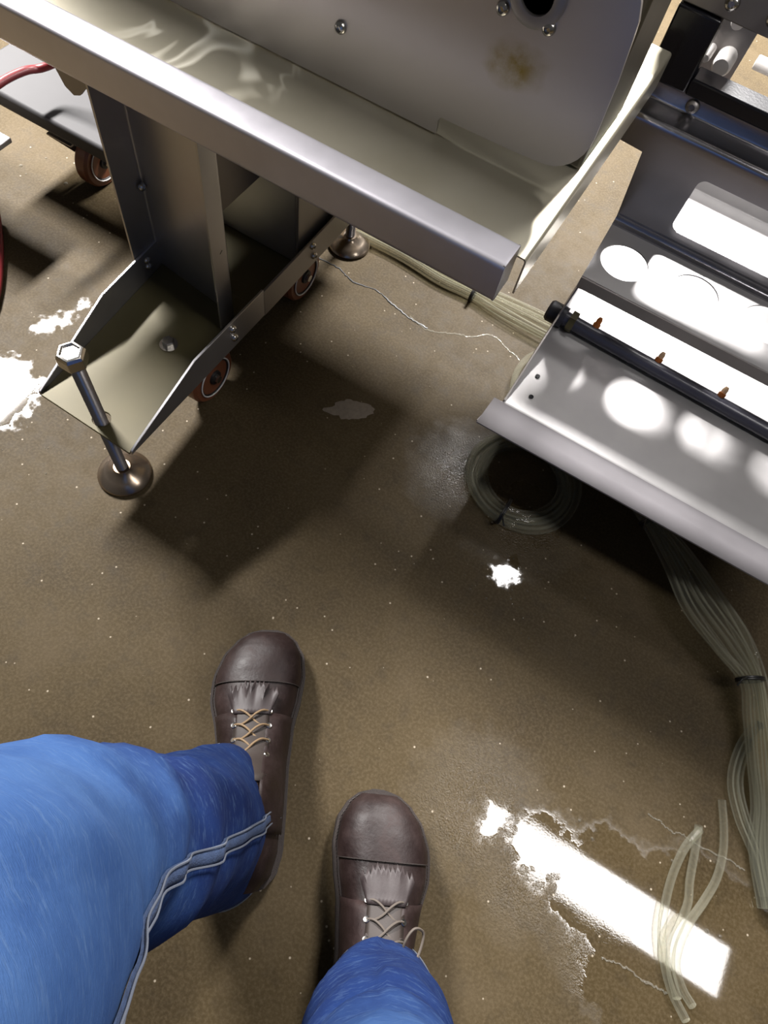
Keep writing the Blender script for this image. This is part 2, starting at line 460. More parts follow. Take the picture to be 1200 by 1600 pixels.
def bolt_button(c, axis, r, parent, name='bolt', mat='bolt'):
    b = B().lathe([(r, 0), (r, r*0.15), (r*0.92, r*0.45), (r*0.72, r*0.72), (r*0.45, r*0.85), (r*0.42, r*0.5), (0, r*0.5)], c, axis, 20)
    return obj(name, b, mat, parent, smooth=50)
def bolt_hex(c, axis, r, h, parent, name='hex_bolt', washer=True, mat='bolt'):
    b = B()
    if washer: b.lathe([(r*1.45, 0), (r*1.45, r*0.2), (0, r*0.2)], c, axis, 20)
    b.lathe([(r, r*0.2), (r, h*0.85), (r*0.86, h), (0, h)], c, axis, 6)
    return obj(name, b, mat, parent, smooth=25)

# ------------------------------------------------------------------ floor
b = B(); b.face([(-4, -3, 0), (5, -3, 0), (5, 6, 0), (-4, 6, 0)])
fl = obj('floor', b, 'floor', smooth=0); fl['kind'] = 'structure'

def floor_line(pxs, r, mat, z=0.0006, jit=0.0015, flat=0.35):
    P = [at(x, y, 0) for x, y in pxs]
    P = catmull(P, 8)
    P = [p + Vector((random.uniform(-jit, jit), random.uniform(-jit, jit), 0)) for p in P]
    b = B().tube(P, lambda t: r * (0.55 + 0.6 * noise.noise(Vector((t * 25, r * 999, 0))) + 0.35), 6, smooth=0)
    for v in b.bm.verts: v.co.z = v.co.z * flat + z
    return b
b = floor_line([(497, 402), (530, 420), (552, 440), (590, 455), (612, 475), (640, 497), (668, 514)], 0.0016, 'tie')
o = obj('floor_crack', b, 'tie'); o['kind'] = 'structure'
b = floor_line([(640, 493), (664, 514), (690, 520), (715, 522), (738, 527), (758, 523), (775, 528), (790, 543), (812, 562)], 0.0018, 'white')
o = obj('floor_crack', b, 'water'); o['kind'] = 'structure'
b = floor_line([(938, 1497), (962, 1505), (985, 1516), (1003, 1532), (1030, 1545), (1042, 1553)], 0.0015, 'white')
o = obj('floor_crack', b, 'water'); o['kind'] = 'structure'
b = floor_line([(1012, 1271), (1030, 1283), (1050, 1300), (1068, 1305), (1095, 1322), (1140, 1345), (1162, 1360)], 0.0013, 'white')
o = obj('floor_crack', b, 'water'); o['kind'] = 'structure'

# ------------------------------------------------------------------ left machine (on castors and levelling feet)
ZR, ZF = 0.5275, 0.4785
DRIP_SWIRL = at(335, 62, 0.511)
PANEL_STAIN = (-0.166, 0, 0.633 * 1.5)
ma = thing('conveyor_machine', 'large steel machine frame on castors with drip tray and long rail, upper left', 'machine', (-0.55, 0.6, 0))
ML = wloc(ma)
DRIP_SWIRL = tuple(Vector(DRIP_SWIRL) - ML); PANEL_STAIN = (PANEL_STAIN[0] - ML.x, 0, PANEL_STAIN[2] - ML.z * 1.5)
M['drip'] = drip_finish(); M['panel'] = panel_material()
X0 = -0.92
b = B().sheet([(0.560, ZR - 0.018), (0.560, ZR), (0.5205, ZR), (0.5205, ZF), (0.535, ZF)], 'x', X0, -0.102, 0.0025, 0.0065, 6)
obj('rail', b, 'rail', ma, smooth=60)
b = B().box(-0.1045, -0.102, 0.522, 0.5585, ZF + 0.001, ZR - 0.001)
obj('rail_end_cap', b, 'dark_steel', ma)
b = B().sheet([(X0, 0.5095), (-0.093, 0.5095), (-0.093, 0.4645)], 'y', 0.5605, 1.02, 0.002, 0.003, 4)
dt = obj('drip_tray', b, 'drip', ma, smooth=50)
b = B().box(X0, -0.145, 1.0205, 1.27, 0.5095, 0.5115)  # sheet added behind the tray, its depth chosen for the shadow edge on the floor
obj('rear_shadow_sheet', b, 'drip', ma)
# side panel with bottom notch and rounded corner
PY = 0.667
pan = [(X0, 0.514), (-0.258, 0.514), (-0.258, 0.529), (-0.255, 0.534), (-0.243, 0.534), (-0.170, 0.536)]
for k in range(9):
    a = -PI/2 + k/8 * PI/2
    pan.append((-0.137 + 0.045 * math.cos(a), 0.585 + 0.047 * math.sin(a)))
pan += [(-0.093, 0.64), (-0.0955, 0.676)]
for k in range(1, 8):
    a = k/7 * PI/2
    pan.append((-0.153 + 0.0576 * math.cos(a), 0.676 + 0.063 * math.sin(a)))
pan += [(X0, 0.739)]
b = B().plate(pan, [], lambda x, z, d: (x, PY + d, z), 0.005)
sp = obj('side_panel', b, 'panel', ma, smooth=30)
for x, z in ((-0.386, 0.575), (-0.217, 0.657), (-0.170, 0.658), (-0.72, 0.604)):
    bolt_button((x, PY, z), (0, -1, 0), 0.0068, sp)
b = B().lathe([(0.0, 0), (0.016, 0.0), (0.016, 0.0045), (0.023, 0.0055), (0.027, 0.0035), (0.027, 0)], (-0.188, PY, 0.679), (0, -1, 0), 28)
obj('bearing_ring', b, 'dark_steel', sp)
# inner body behind the panel, extended down and right to block light from the tray
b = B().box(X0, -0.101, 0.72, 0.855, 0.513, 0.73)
obj('inner_body_light_block', b, 'drum', ma, bevel=0.004)
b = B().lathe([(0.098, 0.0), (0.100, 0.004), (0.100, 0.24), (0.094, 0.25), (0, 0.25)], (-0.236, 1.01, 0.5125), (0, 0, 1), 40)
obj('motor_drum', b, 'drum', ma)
# post: open channel
XL, XR = -0.642, -0.487
b = B().sheet([(XL + 0.002, 0.533), (XL, 0.583), (XR, 0.563), (XR, 0.531)], 'z', 0.160, 0.479, 0.003, 0.004, 4)
post = obj('support_post', b, 'steel', ma, smooth=50)
bolt_button((XL + 0.004, 0.577, 0.306), (1, -0.2, 0), 0.006, post)
for z in (0.178, 0.190): bolt_button((XL + 0.004, 0.553, z), (1, 0, 0), 0.006, post)
b = B().tube([(XR + 0.0005, 0.556, 0.30), (XR + 0.002, 0.552, 0.30), (XR + 0.002, 0.547, 0.297)], 0.0014, 6, smooth=0)
obj('scratch_mark', b, 'tie', post)
# foot bracket: bottom plate with two tapered flanges
b = B()
plate_poly = [(-0.617, 0.290), (-0.457, 0.284), (-0.457, 0.60), (-0.640, 0.60)]
b.plate(plate_poly, [circle(-0.523, 0.306, 0.0125, 20)], lambda x, y, d: (x, y, 0.154 + d), 0.004)
fb = obj('foot_bracket', b, 'chassis', ma, bevel=0.0008)
b = B().prism([(0.285, 0.155), (0.60, 0.150), (0.60, 0.204), (0.435, 0.206), (0.300, 0.166), (0.287, 0.161)], 'x', -0.4575, -0.4535)
obj('flange', b, 'steel', fb, bevel=0.0008)
b = B()
for (x0, x1) in ((-0.621, -0.617),):
    b.hull([(x0, 0.291, 0.155), (x1, 0.291, 0.155), (x1 - 0.022, 0.60, 0.155), (x0 - 0.022, 0.60, 0.155)],
           [(x0, 0.300, 0.163), (x1, 0.300, 0.163), (x1 - 0.022, 0.60, 0.20), (x0 - 0.022, 0.60, 0.20)])
b = B()
poly = [(0.290, 0.155), (0.60, 0.155), (0.60, 0.205), (0.452, 0.207), (0.330, 0.172), (0.292, 0.161)]
dx = lambda y: -0.617 - (y - 0.29) * 0.075
b.hull([(dx(p[0]) - 0.004, p[0], p[1]) for p in poly], [(dx(p[0]), p[0], p[1]) for p in poly])
obj('flange', b, 'steel', fb, bevel=0.0008)
bolt_hex((-0.530, 0.462, 0.158), (0, 0, 1), 0.0095, 0.011, fb)
# chassis plate and side beams
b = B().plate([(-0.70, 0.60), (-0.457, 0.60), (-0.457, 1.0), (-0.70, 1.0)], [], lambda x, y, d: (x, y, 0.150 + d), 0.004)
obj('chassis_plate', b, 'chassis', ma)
b = B().box(-0.4575, -0.4535, 0.60, 1.02, 0.148, 0.200)
bm_ = obj('side_beam', b, 'dark_steel', ma, bevel=0.0008)
for px in ((363, 514), (366, 527), (488, 384), (490, 399)):
    r = at(*px, 0.0); k = -0.4535 / r.x
    bolt_button((-0.4535, r.y * k, 1 - k), (1, 0, 0), 0.0062, bm_)
# cabinet under the tray
b = B().box(-0.84, -0.472, 0.716, 0.98, 0.156, 0.505)
cb = obj('cabinet', b, 'steel', ma, bevel=0.003)
b = B().box(-0.471, -0.4665, 0.713, 0.80, 0.17, 0.49)
obj('cabinet_door', b, 'dark_steel', cb, bevel=0.001)
b = B().plate([(0.575, 0.305), (0.712, 0.305), (0.712, 0.505), (0.575, 0.505)], [], lambda y, z, d: (-0.527 + d, y, z), 0.003)
obj('gusset_plate', b, 'dark_steel', ma)
# left hand skirt box with castor, tab
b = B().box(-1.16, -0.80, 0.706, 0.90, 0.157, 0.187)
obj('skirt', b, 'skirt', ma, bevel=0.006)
tabp = [(-0.711, 0.496), (-0.695, 0.46), (-0.688, 0.444), (-0.677, 0.4375), (-0.666, 0.442), (-0.652, 0.457), (-0.63, 0.496)]
b = B().plate(tabp, [], lambda x, z, d: (x, 0.540 + d, z), 0.004)
obj('hanging_tab', b, 'dark_steel', ma)
b = B().box(-1.2, -1.02, 0.55, 0.66, 0.145, 0.155)
obj('foot_plate', b, 'bright', ma, bevel=0.002)
# castors
def castor(x, y, first=None):
    if first:
        c = first.copy(); C.objects.link(c); c.parent = first.parent; c.location = first.location + Vector((x, y, 0)) - castor.pos
        for ch in first.children:
            d = ch.copy(); C.objects.link(d); d.parent = c
        return c
    castor.pos = Vector((x, y, 0))
    b = B().lathe([(0.028, -0.015), (0.046, -0.015), (0.050, -0.010), (0.050, 0.010), (0.046, 0.015), (0.028, 0.015)], (x, y, 0.050), (1, 0, 0), 36)
    wh = obj('caster_wheel', b, 'wheel', ma)
    b = B().lathe([(0.036, -0.0155), (0.036, -0.010), (0.036, 0.0165), (0.033, 0.0172), (0.032, 0.013), (0.014, 0.012), (0.012, 0.019), (0, 0.019)], (x, y, 0.050), (1, 0, 0), 30)
    obj('wheel_hub', b, 'hub', wh)
    b = B().tube([Vector((x + 0.0172, y + 0.036 * math.cos(2*PI*k/30), 0.050 + 0.036 * math.sin(2*PI*k/30))) for k in range(30)], 0.0013, 6, closed=True, smooth=0)
    obj('hub_ring', b, 'white', wh)
    b = B().lathe([(0.007, 0.019), (0.007, 0.025), (0, 0.026)], (x, y, 0.050), (1, 0, 0), 6)
    obj('axle_nut', b, 'bolt', wh)
    b = B()
    for s in (-1,):
        b.hull([(x + s*0.0255 - 0.0015, y - 0.012, 0.045), (x + s*0.0255 + 0.0015, y - 0.012, 0.045), (x + s*0.0255 + 0.0015, y + 0.012, 0.045), (x + s*0.0255 - 0.0015, y + 0.012, 0.045)],
               [(x + s*0.0255 - 0.0015, y - 0.075, 0.128), (x + s*0.0255 + 0.0015, y - 0.075, 0.128), (x + s*0.0255 + 0.0015, y - 0.005, 0.128), (x + s*0.0255 - 0.0015, y - 0.005, 0.128)])
    b.box(x - 0.027, x + 0.027, y - 0.075, y - 0.005, 0.128, 0.131)
    b.lathe([(0.022, 0.131), (0.022, 0.150)], (x, y - 0.045, 0), (0, 0, 1), 18)
    obj('caster_fork', b, 'dark_steel', wh)
    return wh
c1 = castor(-0.512, 0.512)
castor(-0.515, 0.790, c1)
castor(-0.985, 0.800, c1)
# levelling feet
def level_foot(x, y, top, tilt=0.0):
    b = B()
    prof = [(0.0088, 0.012)]
    z = 0.012
    while z < top - 0.03:
        prof += [(0.0094, z), (0.0084, z + 0.0011)]; z += 0.0022
    prof += [(0.0094, top - 0.028), (0.0094, top - 0.01), (0, top - 0.01)]
    b.lathe(prof, (x, y, 0), (tilt, 0, 1), 16)
    lf = obj('leveling_foot', b, 'rod', ma, smooth=30)
    b = B().lathe([(0.041, 0.0), (0.042, 0.004), (0.040, 0.008), (0.028, 0.015), (0.016, 0.021), (0.013, 0.026), (0.0, 0.026)], (x, y, 0), (0, 0, 1), 32)
    obj('pad', b, 'pad', lf)
    b = B().lathe([(0.0175, top - 0.022), (0.0188, top - 0.020), (0.0188, top - 0.005), (0.0165, top - 0.001), (0.0125, top), (0.012, top - 0.0025), (0.0, top - 0.0025)], (x, y, 0), (0, 0, 1), 6)
    obj('hex_nut', b, 'bolt', lf, smooth=20, bevel=0.0006)
    return lf
level_foot(-0.523, 0.304, 0.308)
level_foot(-0.503, 0.955, 0.150)

# ------------------------------------------------------------------ right machine
mr = thing('washing_trough_machine', 'steel spray trough machine with round cut-outs and a black plastic frame, upper right', 'machine', (0.2, 0.85, 0))
XE = 0.46
TZ = 0.14
# trough with upturned front lip and back wall
b = B()
prof = [(0.604, 0.172), (0.684, TZ), (1.38, TZ), (1.38, 0.19)]
b.sheet(prof, 'x', lambda i: -0.060 if i > 3 else -0.078 + (0.018 * i / 3), XE, 0.0025, 0.006, 5)
tr = obj('trough', b, 'bright', mr, smooth=60)
b = B().sheet([(0.600, 0.1745), (0.681, 0.1420)], 'x', -0.0765, XE, 0.0018)
lip = obj('trough_lip', b, 'lip', tr, smooth=60)
b = B()
ew = [(0.684, TZ), (1.38, TZ), (1.38, 0.185), (1.02, 0.258), (0.884, 0.258), (0.855, 0.190), (0.766, 0.166), (0.684, 0.147)]
b.hull([(-0.0625 + (p[1] - TZ) * 0.10, p[0], p[1]) for p in ew], [(-0.0600 + (p[1] - TZ) * 0.10, p[0], p[1]) for p in ew])
obj('end_wall', b, 'dark_steel', tr)
for px in ((840, 588), (830, 620)):
    p = at(*px, TZ + 0.0035)
    b = B().lathe([(0.004, 0), (0.004, 0.0008), (0, 0.0008)], p, (0, 0, 1), 12)
    obj('rivet', b, 'black', tr)
# spray pipe
PZ = 0.157
pa = at(868, 489, PZ); pb = at(1200, 674, PZ); dirp = (pb - pa).normalized()
pe = pa + dirp * 0.56
b = B().tube([pa + dirp * 0.012, pe], 0.0125, 20, smooth=0)
pipe = obj('spray_pipe', b, 'pipe', mr)
b = B().lathe([(0.0, -0.014), (0.015, -0.014), (0.018, -0.010), (0.018, 0.018), (0.0, 0.018)], pa, dirp, 28)
obj('end_cap', b, 'rubber', pipe)
b = B().lathe([(0.0128, 0.026), (0.0185, 0.026), (0.0185, 0.037), (0.0128, 0.037)], pa, dirp, 6)
obj('lock_nut', b, 'chassis', pipe)
for k in range(5):
    px = (930 + 101 * k, 511 + 47 * k)
    q = at(*px, PZ + 0.009)
    t = (q - pa).dot(dirp); c = pa + dirp * t
    nrm = Vector((0.05, 0.55, 0.83)).normalized()
    b = B().lathe([(0.0062, 0.009), (0.0066, 0.016), (0.0062, 0.018), (0, 0.018)], c, nrm, 12)
    nz = obj('spray_nozzle', b, 'amber', pipe)
    b = B().lathe([(0.0048, 0.018), (0.0048, 0.024), (0.0028, 0.029), (0, 0.029)], c, nrm, 10)
    obj('nozzle_tip', b, 'amber' if k == 0 else 'amber_pale', nz)
# bracket with round cut-outs
BZ = 0.27
holes = [circle(-0.0084 + 0.1163 * k, 0.931 + 0.0106 * min(k, 2), 0.0386, 40) for k in range(4)]
b = B().plate([(-0.053, 0.8636), (XE, 0.859), (XE, 1.0006), (-0.057, 1.0006)], holes, lambda x, y, d: (x, y, BZ + d), -0.0025)
br = obj('cup_bracket', b, 'bright', mr, smooth=30)
b = B().box(-0.053, XE, 0.859, 0.8618, BZ - 0.020, BZ)
obj('front_flange', b, 'dark_steel', br)
# slotted panel, shoulder and screw strip
PW = 1.0113
fn = lambda x, z, d: (x, PW + d, z)
out = [(-0.057, BZ + 0.008), (XE, BZ + 0.008), (XE, 0.4205), (-0.1134, 0.4205), (-0.1056, 0.3875), (-0.0674, 0.3854)]
b = B().plate(out, [rrect(0.0254, 0.213, 0.297, 0.3875, 0.0124), rrect(0.236, 0.435, 0.297, 0.3875, 0.0124)], fn, 0.0025)
pl = obj('slotted_panel', b, 'mirror', mr, smooth=30)
b = B().sheet([(0.998, BZ), (PW, BZ), (PW, BZ + 0.012)], 'x', -0.057, XE, 0.0025, 0.009, 6)
obj('panel_bend', b, 'mirror', pl, smooth=60)
b = B().sheet([(PW, 0.416), (PW, 0.4306), (1.058, 0.4306), (1.058, 0.471)], 'x', -0.1134, XE, 0.0025, 0.009, 6)
sh = obj('shoulder', b, 'mirror', pl, smooth=60)
bolt_button((-0.0365, 1.0565, 0.4457), (0, -1, 0.1), 0.010, sh, mat='dark_steel')
bolt_button((0.154, 1.0565, 0.4457), (0, -1, 0.1), 0.010, sh, mat='dark_steel')
# black frame
b = B()
b.box(-0.1142, -0.055, 1.0495, 1.089, 0.4576, 0.5508)
b.box(-0.055, XE, 1.0495, 1.089, 0.4576, 0.4795)
fr = obj('guide_frame', b, 'black', mr, bevel=0.003)
b = B().box(-0.1185, XE, 1.0534, 1.089, 0.5525, 0.601)
tb = obj('top_plate', b, 'dark_steel', mr, bevel=0.002)
for px in ((1145, 4), (1210, 30)):
    r = at(*px, 0); k = 1.0534 / r.y
    bolt_button((r.x * k, 1.0534, 1 - k), (0, -1, 0), 0.0095, tb)
b = B().plate([(-0.1213, 0.3655), (-0.0124, 0.3655), (-0.0084, 0.5766), (-0.1213, 0.5766)], [], lambda x, z, d: (x, 1.1477 + d, z), 0.003)
bk = obj('back_sheet', b, 'dark_steel', mr)
for (px, rr) in (((1128, 102), 0.0137), ((1154, 34), 0.009), ((1104, 88), 0.0063)):
    r = at(*px, 0); k = 1.1213 / r.y
    b = B().lathe([(rr, 0), (rr, 0.029), (rr * 0.8, 0.034), (0, 0.034)], (r.x * k, 1.1477, 1 - k), (0, -1, 0), 20)
    obj('guide_pin', b, 'white', bk)
ra = at(1180, 96, 0.388)
b = B().lathe([(0.0, 0), (0.0105, 0.001), (0.0111, 0.004), (0.0111, 0.4), (0, 0.4)], ra, (1, 0, 0), 18)
obj('roller', b, 'white', mr)

# ------------------------------------------------------------------ clear tubing
def ptz(lst): return [at(x, y, z) for x, y, z in lst]
def tie_ring(root, c, t, ru, rv, tail=True):
    t = Vector(t).normalized(); u = Vector((0, 0, 1)); v = t.cross(u).normalized()
    pts = [Vector(c) + u * ru * math.sin(2*PI*k/20) + v * rv * math.cos(2*PI*k/20) for k in range(20)]
    for p in pts: p.z = max(p.z, 0.0015)
    b = B()
    for off in (-0.0014, 0.0014): b.tube([p + t * off for p in pts], 0.0018, 6, closed=True, smooth=0)
    if tail: b.tube([pts[3], pts[3] + v * 0.012 + u * 0.006 + t * 0.004, pts[3] + v * 0.02 + u * 0.003 + t * 0.012], 0.0014, 6, smooth=3)
    obj('cable_tie', b, 'tie', root)
def strands(root, ctr, width, n, r, hgt=0.012, seed=1, name='clear_tube'):
    rnd = random.Random(seed)
    ctr = [Vector(c) for c in ctr]
    for k in range(n):
        f = (k / (n - 1) - 0.5) if n > 1 else 0
        pts = []
        for i, c in enumerate(ctr):
            t = (ctr[min(i+1, len(ctr)-1)] - ctr[max(i-1, 0)]).normalized(); v = t.cross(Vector((0, 0, 1))).normalized()
            wd = width[i]
            p = c + v * (f * wd + rnd.uniform(-0.12, 0.12) * wd * 0.5) + Vector((0, 0, (k * 7919 % n) / n * hgt * (1 if wd > 0.015 else 1.6)))
            p.z = max(p.z, r)
            pts.append(p)
        obj(name, B().tube(pts, r, 8, smooth=6), 'clear', root)
# coil
cc = at(815, 752, 0.0)
coil = thing('tubing_coil', 'round coil of clear tubing on the floor under the front corner of the trough', 'tubing', cc)
rnd = random.Random(3)
for k in range(6):
    R0 = 0.068 + 0.0058 * k; z0 = 0.0066 + 0.0095 * ((k * 3) % 3) * (1 if k < 5 else 0.5)
    ox, oy = rnd.uniform(-0.003, 0.003), rnd.uniform(-0.003, 0.003)
    pts = []
    for j in range(20):
        a = 2*PI*j/20
        pts.append(cc + Vector((ox + R0 * math.cos(a) * (1 + 0.02 * math.sin(3*a + k)), oy + R0 * 0.97 * math.sin(a), z0 + 0.002 * math.sin(2*a + k))))
    obj('clear_tube', B().tube(pts, 0.0064, 10, closed=True, smooth=3), 'clear', coil)
obj('clear_tube', B().tube(ptz([(900, 560, 0.02), (840, 552, 0.018), (808, 580, 0.016), (802, 625, 0.014), (815, 665, 0.012), (850, 690, 0.010)]), 0.006, 10), 'clear', coil)
obj('clear_tube', B().tube(ptz([(905, 566, 0.012), (846, 562, 0.011), (817, 590, 0.010), (812, 630, 0.009), (825, 672, 0.008)]), 0.0052, 10), 'clear', coil)
a = at(775, 820, 0.012); tie_ring(coil, (cc + (a - cc).normalized() * 0.083 + Vector((0, 0, 0.012))), Vector((-(a - cc).y, (a - cc).x, 0)), 0.017, 0.024)
# bundle passing under the rail
bu = thing('tubing_bundle', 'bundle of clear tubing running along the floor beneath the long rail towards the trough', 'tubing', at(760, 480, 0), 'tied bundles of clear tubing')
strands(bu, ptz([(560, 360, 0.01), (630, 395, 0.01), (690, 432, 0.01), (740, 456, 0.01), (790, 481, 0.012), (850, 511, 0.014), (920, 545, 0.014), (990, 580, 0.012)]),
        [0.02, 0.022, 0.024, 0.026, 0.046, 0.052, 0.055, 0.05], 6, 0.0062, 0.012, 5)
p = at(740, 458, 0.012); q = at(790, 483, 0.012); tie_ring(bu, p, q - p, 0.014, 0.019, False)
# bundle on the right
rb = thing('tubing_bundle', 'thick tied bundle of clear tubing running from under the trough down the right edge', 'tubing', at(1120, 980, 0), 'tied bundles of clear tubing')
strands(rb, ptz([(985, 770, 0.05), (1018, 818, 0.05), (1060, 880, 0.055), (1098, 940, 0.055), (1140, 1005, 0.05), (1172, 1062, 0.045), (1181, 1120, 0.035), (1188, 1190, 0.025), (1192, 1260, 0.015), (1190, 1330, 0.008), (1202, 1420, 0.006)]),
        [0.022, 0.022, 0.044, 0.064, 0.056, 0.028, 0.028, 0.030, 0.026, 0.028, 0.02], 8, 0.0064, 0.016, 9)
p = at(1012, 812, 0.056); q = at(1060, 880, 0.056); tie_ring(rb, p, q - p, 0.013, 0.015)
p = at(1172, 1062, 0.052); q = at(1181, 1120, 0.045); tie_ring(rb, p, q - p, 0.015, 0.021)
strands(rb, ptz([(1185, 1130, 0.02), (1160, 1170, 0.012), (1148, 1220, 0.008), (1158, 1275, 0.007), (1180, 1335, 0.007), (1196, 1400, 0.006)]), [0.01, 0.014, 0.016, 0.014, 0.012, 0.01], 3, 0.0050, 0.004, 12)
# loose ends at lower right
lo = thing('tubing_loop', 'loose ends of clear tubing lying in the white lamp reflection at lower right', 'tubing', at(1060, 1440, 0))
for i, L in enumerate(([(1094, 1296, .006), (1070, 1325, .007), (1050, 1370, .007), (1038, 1420, .007), (1034, 1460, .008), (1038, 1505, .007), (1050, 1550, .006), (1072, 1595, .006)],
                       [(1092, 1290, .006), (1086, 1330, .007), (1078, 1375, .008), (1075, 1410, .010), (1062, 1445, .012), (1050, 1475, .013), (1048, 1515, .010), (1058, 1560, .006)],
                       [(1128, 1250, .006), (1131, 1290, .007), (1130, 1330, .008), (1120, 1372, .008), (1100, 1408, .010), (1078, 1440, .017), (1062, 1475, .017), (1056, 1510, .012), (1066, 1545, .008), (1082, 1572, .006)])):
    obj('clear_tube', B().tube(ptz(L), 0.0056, 10), 'clear', lo)

# red hose at the left edge
b = B().tube([(-0.90, 0.80, 0.30), at(75, 103, 0.24), at(38, 111, 0.24), at(0, 130, 0.24), at(-30, 160, 0.235), at(-36, 230, 0.18), at(-14, 300, 0.06), at(-3, 350, 0.008), at(0, 400, 0.008), at(-4, 455, 0.008), at(-20, 500, 0.008), at(-60, 540, 0.008)], 0.0065, 12)
o = obj('red_hose', b, 'red', loc=at(-20, 350, 0)); tag(o, 'dark red hose looping past the steel skirt at the left edge', 'hose')
# ------------------------------------------------------------------ droplets and residue on the floor
b = B(); rnd = random.Random(11)
for (px, py, r) in [(33, 259, .0035), (103, 287, .004), (72, 247, .002), (41, 272, .0018), (46, 293, .0015), (62, 281, .0012), (8, 415, .002), (153, 582, .0018), (72, 740, .0015), (800, 922, .002), (760, 935, .002), (845, 905, .0018), (742, 960, .0015), (1105, 1455, .003), (1125, 1463, .0022), (980, 1378, .0025), (905, 1282, .002), (925, 1310, .002), (1050, 1345, .0018), (720, 1345, .001)]:
    b.lathe([(r, 0), (r * 0.9, r * 0.3), (r * 0.5, r * 0.55), (0, r * 0.62)], at(px, py, 0), (0, 0, 1), 10)
for k in range(90):
    px = rnd.gauss(790, 45) if k < 40 else rnd.gauss(60, 45); py = rnd.gauss(905, 40) if k < 40 else rnd.gauss(640, 60)
    r = rnd.uniform(.0006, .0016)
    b.lathe([(r, 0), (r * 0.5, r * 0.5), (0, r * 0.6)], at(px, py, 0), (0, 0, 1), 8)
o = obj('water_droplets', b, 'water', loc=at(600, 700, 0)); tag(o, 'tiny water droplets scattered over the wet floor', 'water', kind='stuff')
def smear(pxs, label, h=0.0008, seed=1):
    rnd = random.Random(seed); pts = [at(x, y, 0) for x, y in pxs]; pts = catmull(pts, 5, True)
    c = sum(pts, Vector()) / len(pts)
    b = B(); ring = []; rin = []
    for p in pts:
        q = c + (p - c) * rnd.uniform(0.85, 1.12); ring.append(Vector((q.x, q.y, 0.0002)))
        q2 = c + (q - c) * 0.8; rin.append(Vector((q2.x, q2.y, h)))
    vs = b.grid([ring, rin], True); b.bm.faces.new(vs[1])
    o = obj('residue_patch', b, 'residue', loc=c); tag(o, label, 'residue', kind='stuff')
smear([(508, 640), (530, 628), (548, 624), (572, 632), (590, 642), (570, 652), (545, 657), (528, 650)], 'pale flaky residue patch on the floor right of the black shadow', seed=2)

# ------------------------------------------------------------------ the person looking down
pe_ = thing('person', 'person standing in faded blue jeans and wet brown leather lace-up boots, seen from above', 'person', (0.03, -0.05, 0))
def interp(tab, x):
    for (a, va), (c, vc) in zip(tab, tab[1:]):
        if a <= x <= c:
            t = (x - a) / (c - a); t = t*t*(3-2*t) * 0.4 + t * 0.6
            return va + (vc - va) * t
    return tab[0][1] if x < tab[0][0] else tab[-1][1]
WID = [(u_, w_ * 1.09) for u_, w_ in [(-.167, .004), (-.160, .022), (-.145, .034), (-.12, .040), (-.06, .042), (-.02, .043), (.03, .049), (.07, .0575), (.10, .0590), (.13, .053), (.15, .041), (.163, .027), (.170, .007)]]
HGT = [(-.160, .125), (-.13, .165), (-.05, .168), (-.035, .150), (-.01, .118), (.02, .098), (.05, .084), (.08, .074), (.11, .069), (.135, .062), (.15, .053), (.158, .043), (.163, .034)]
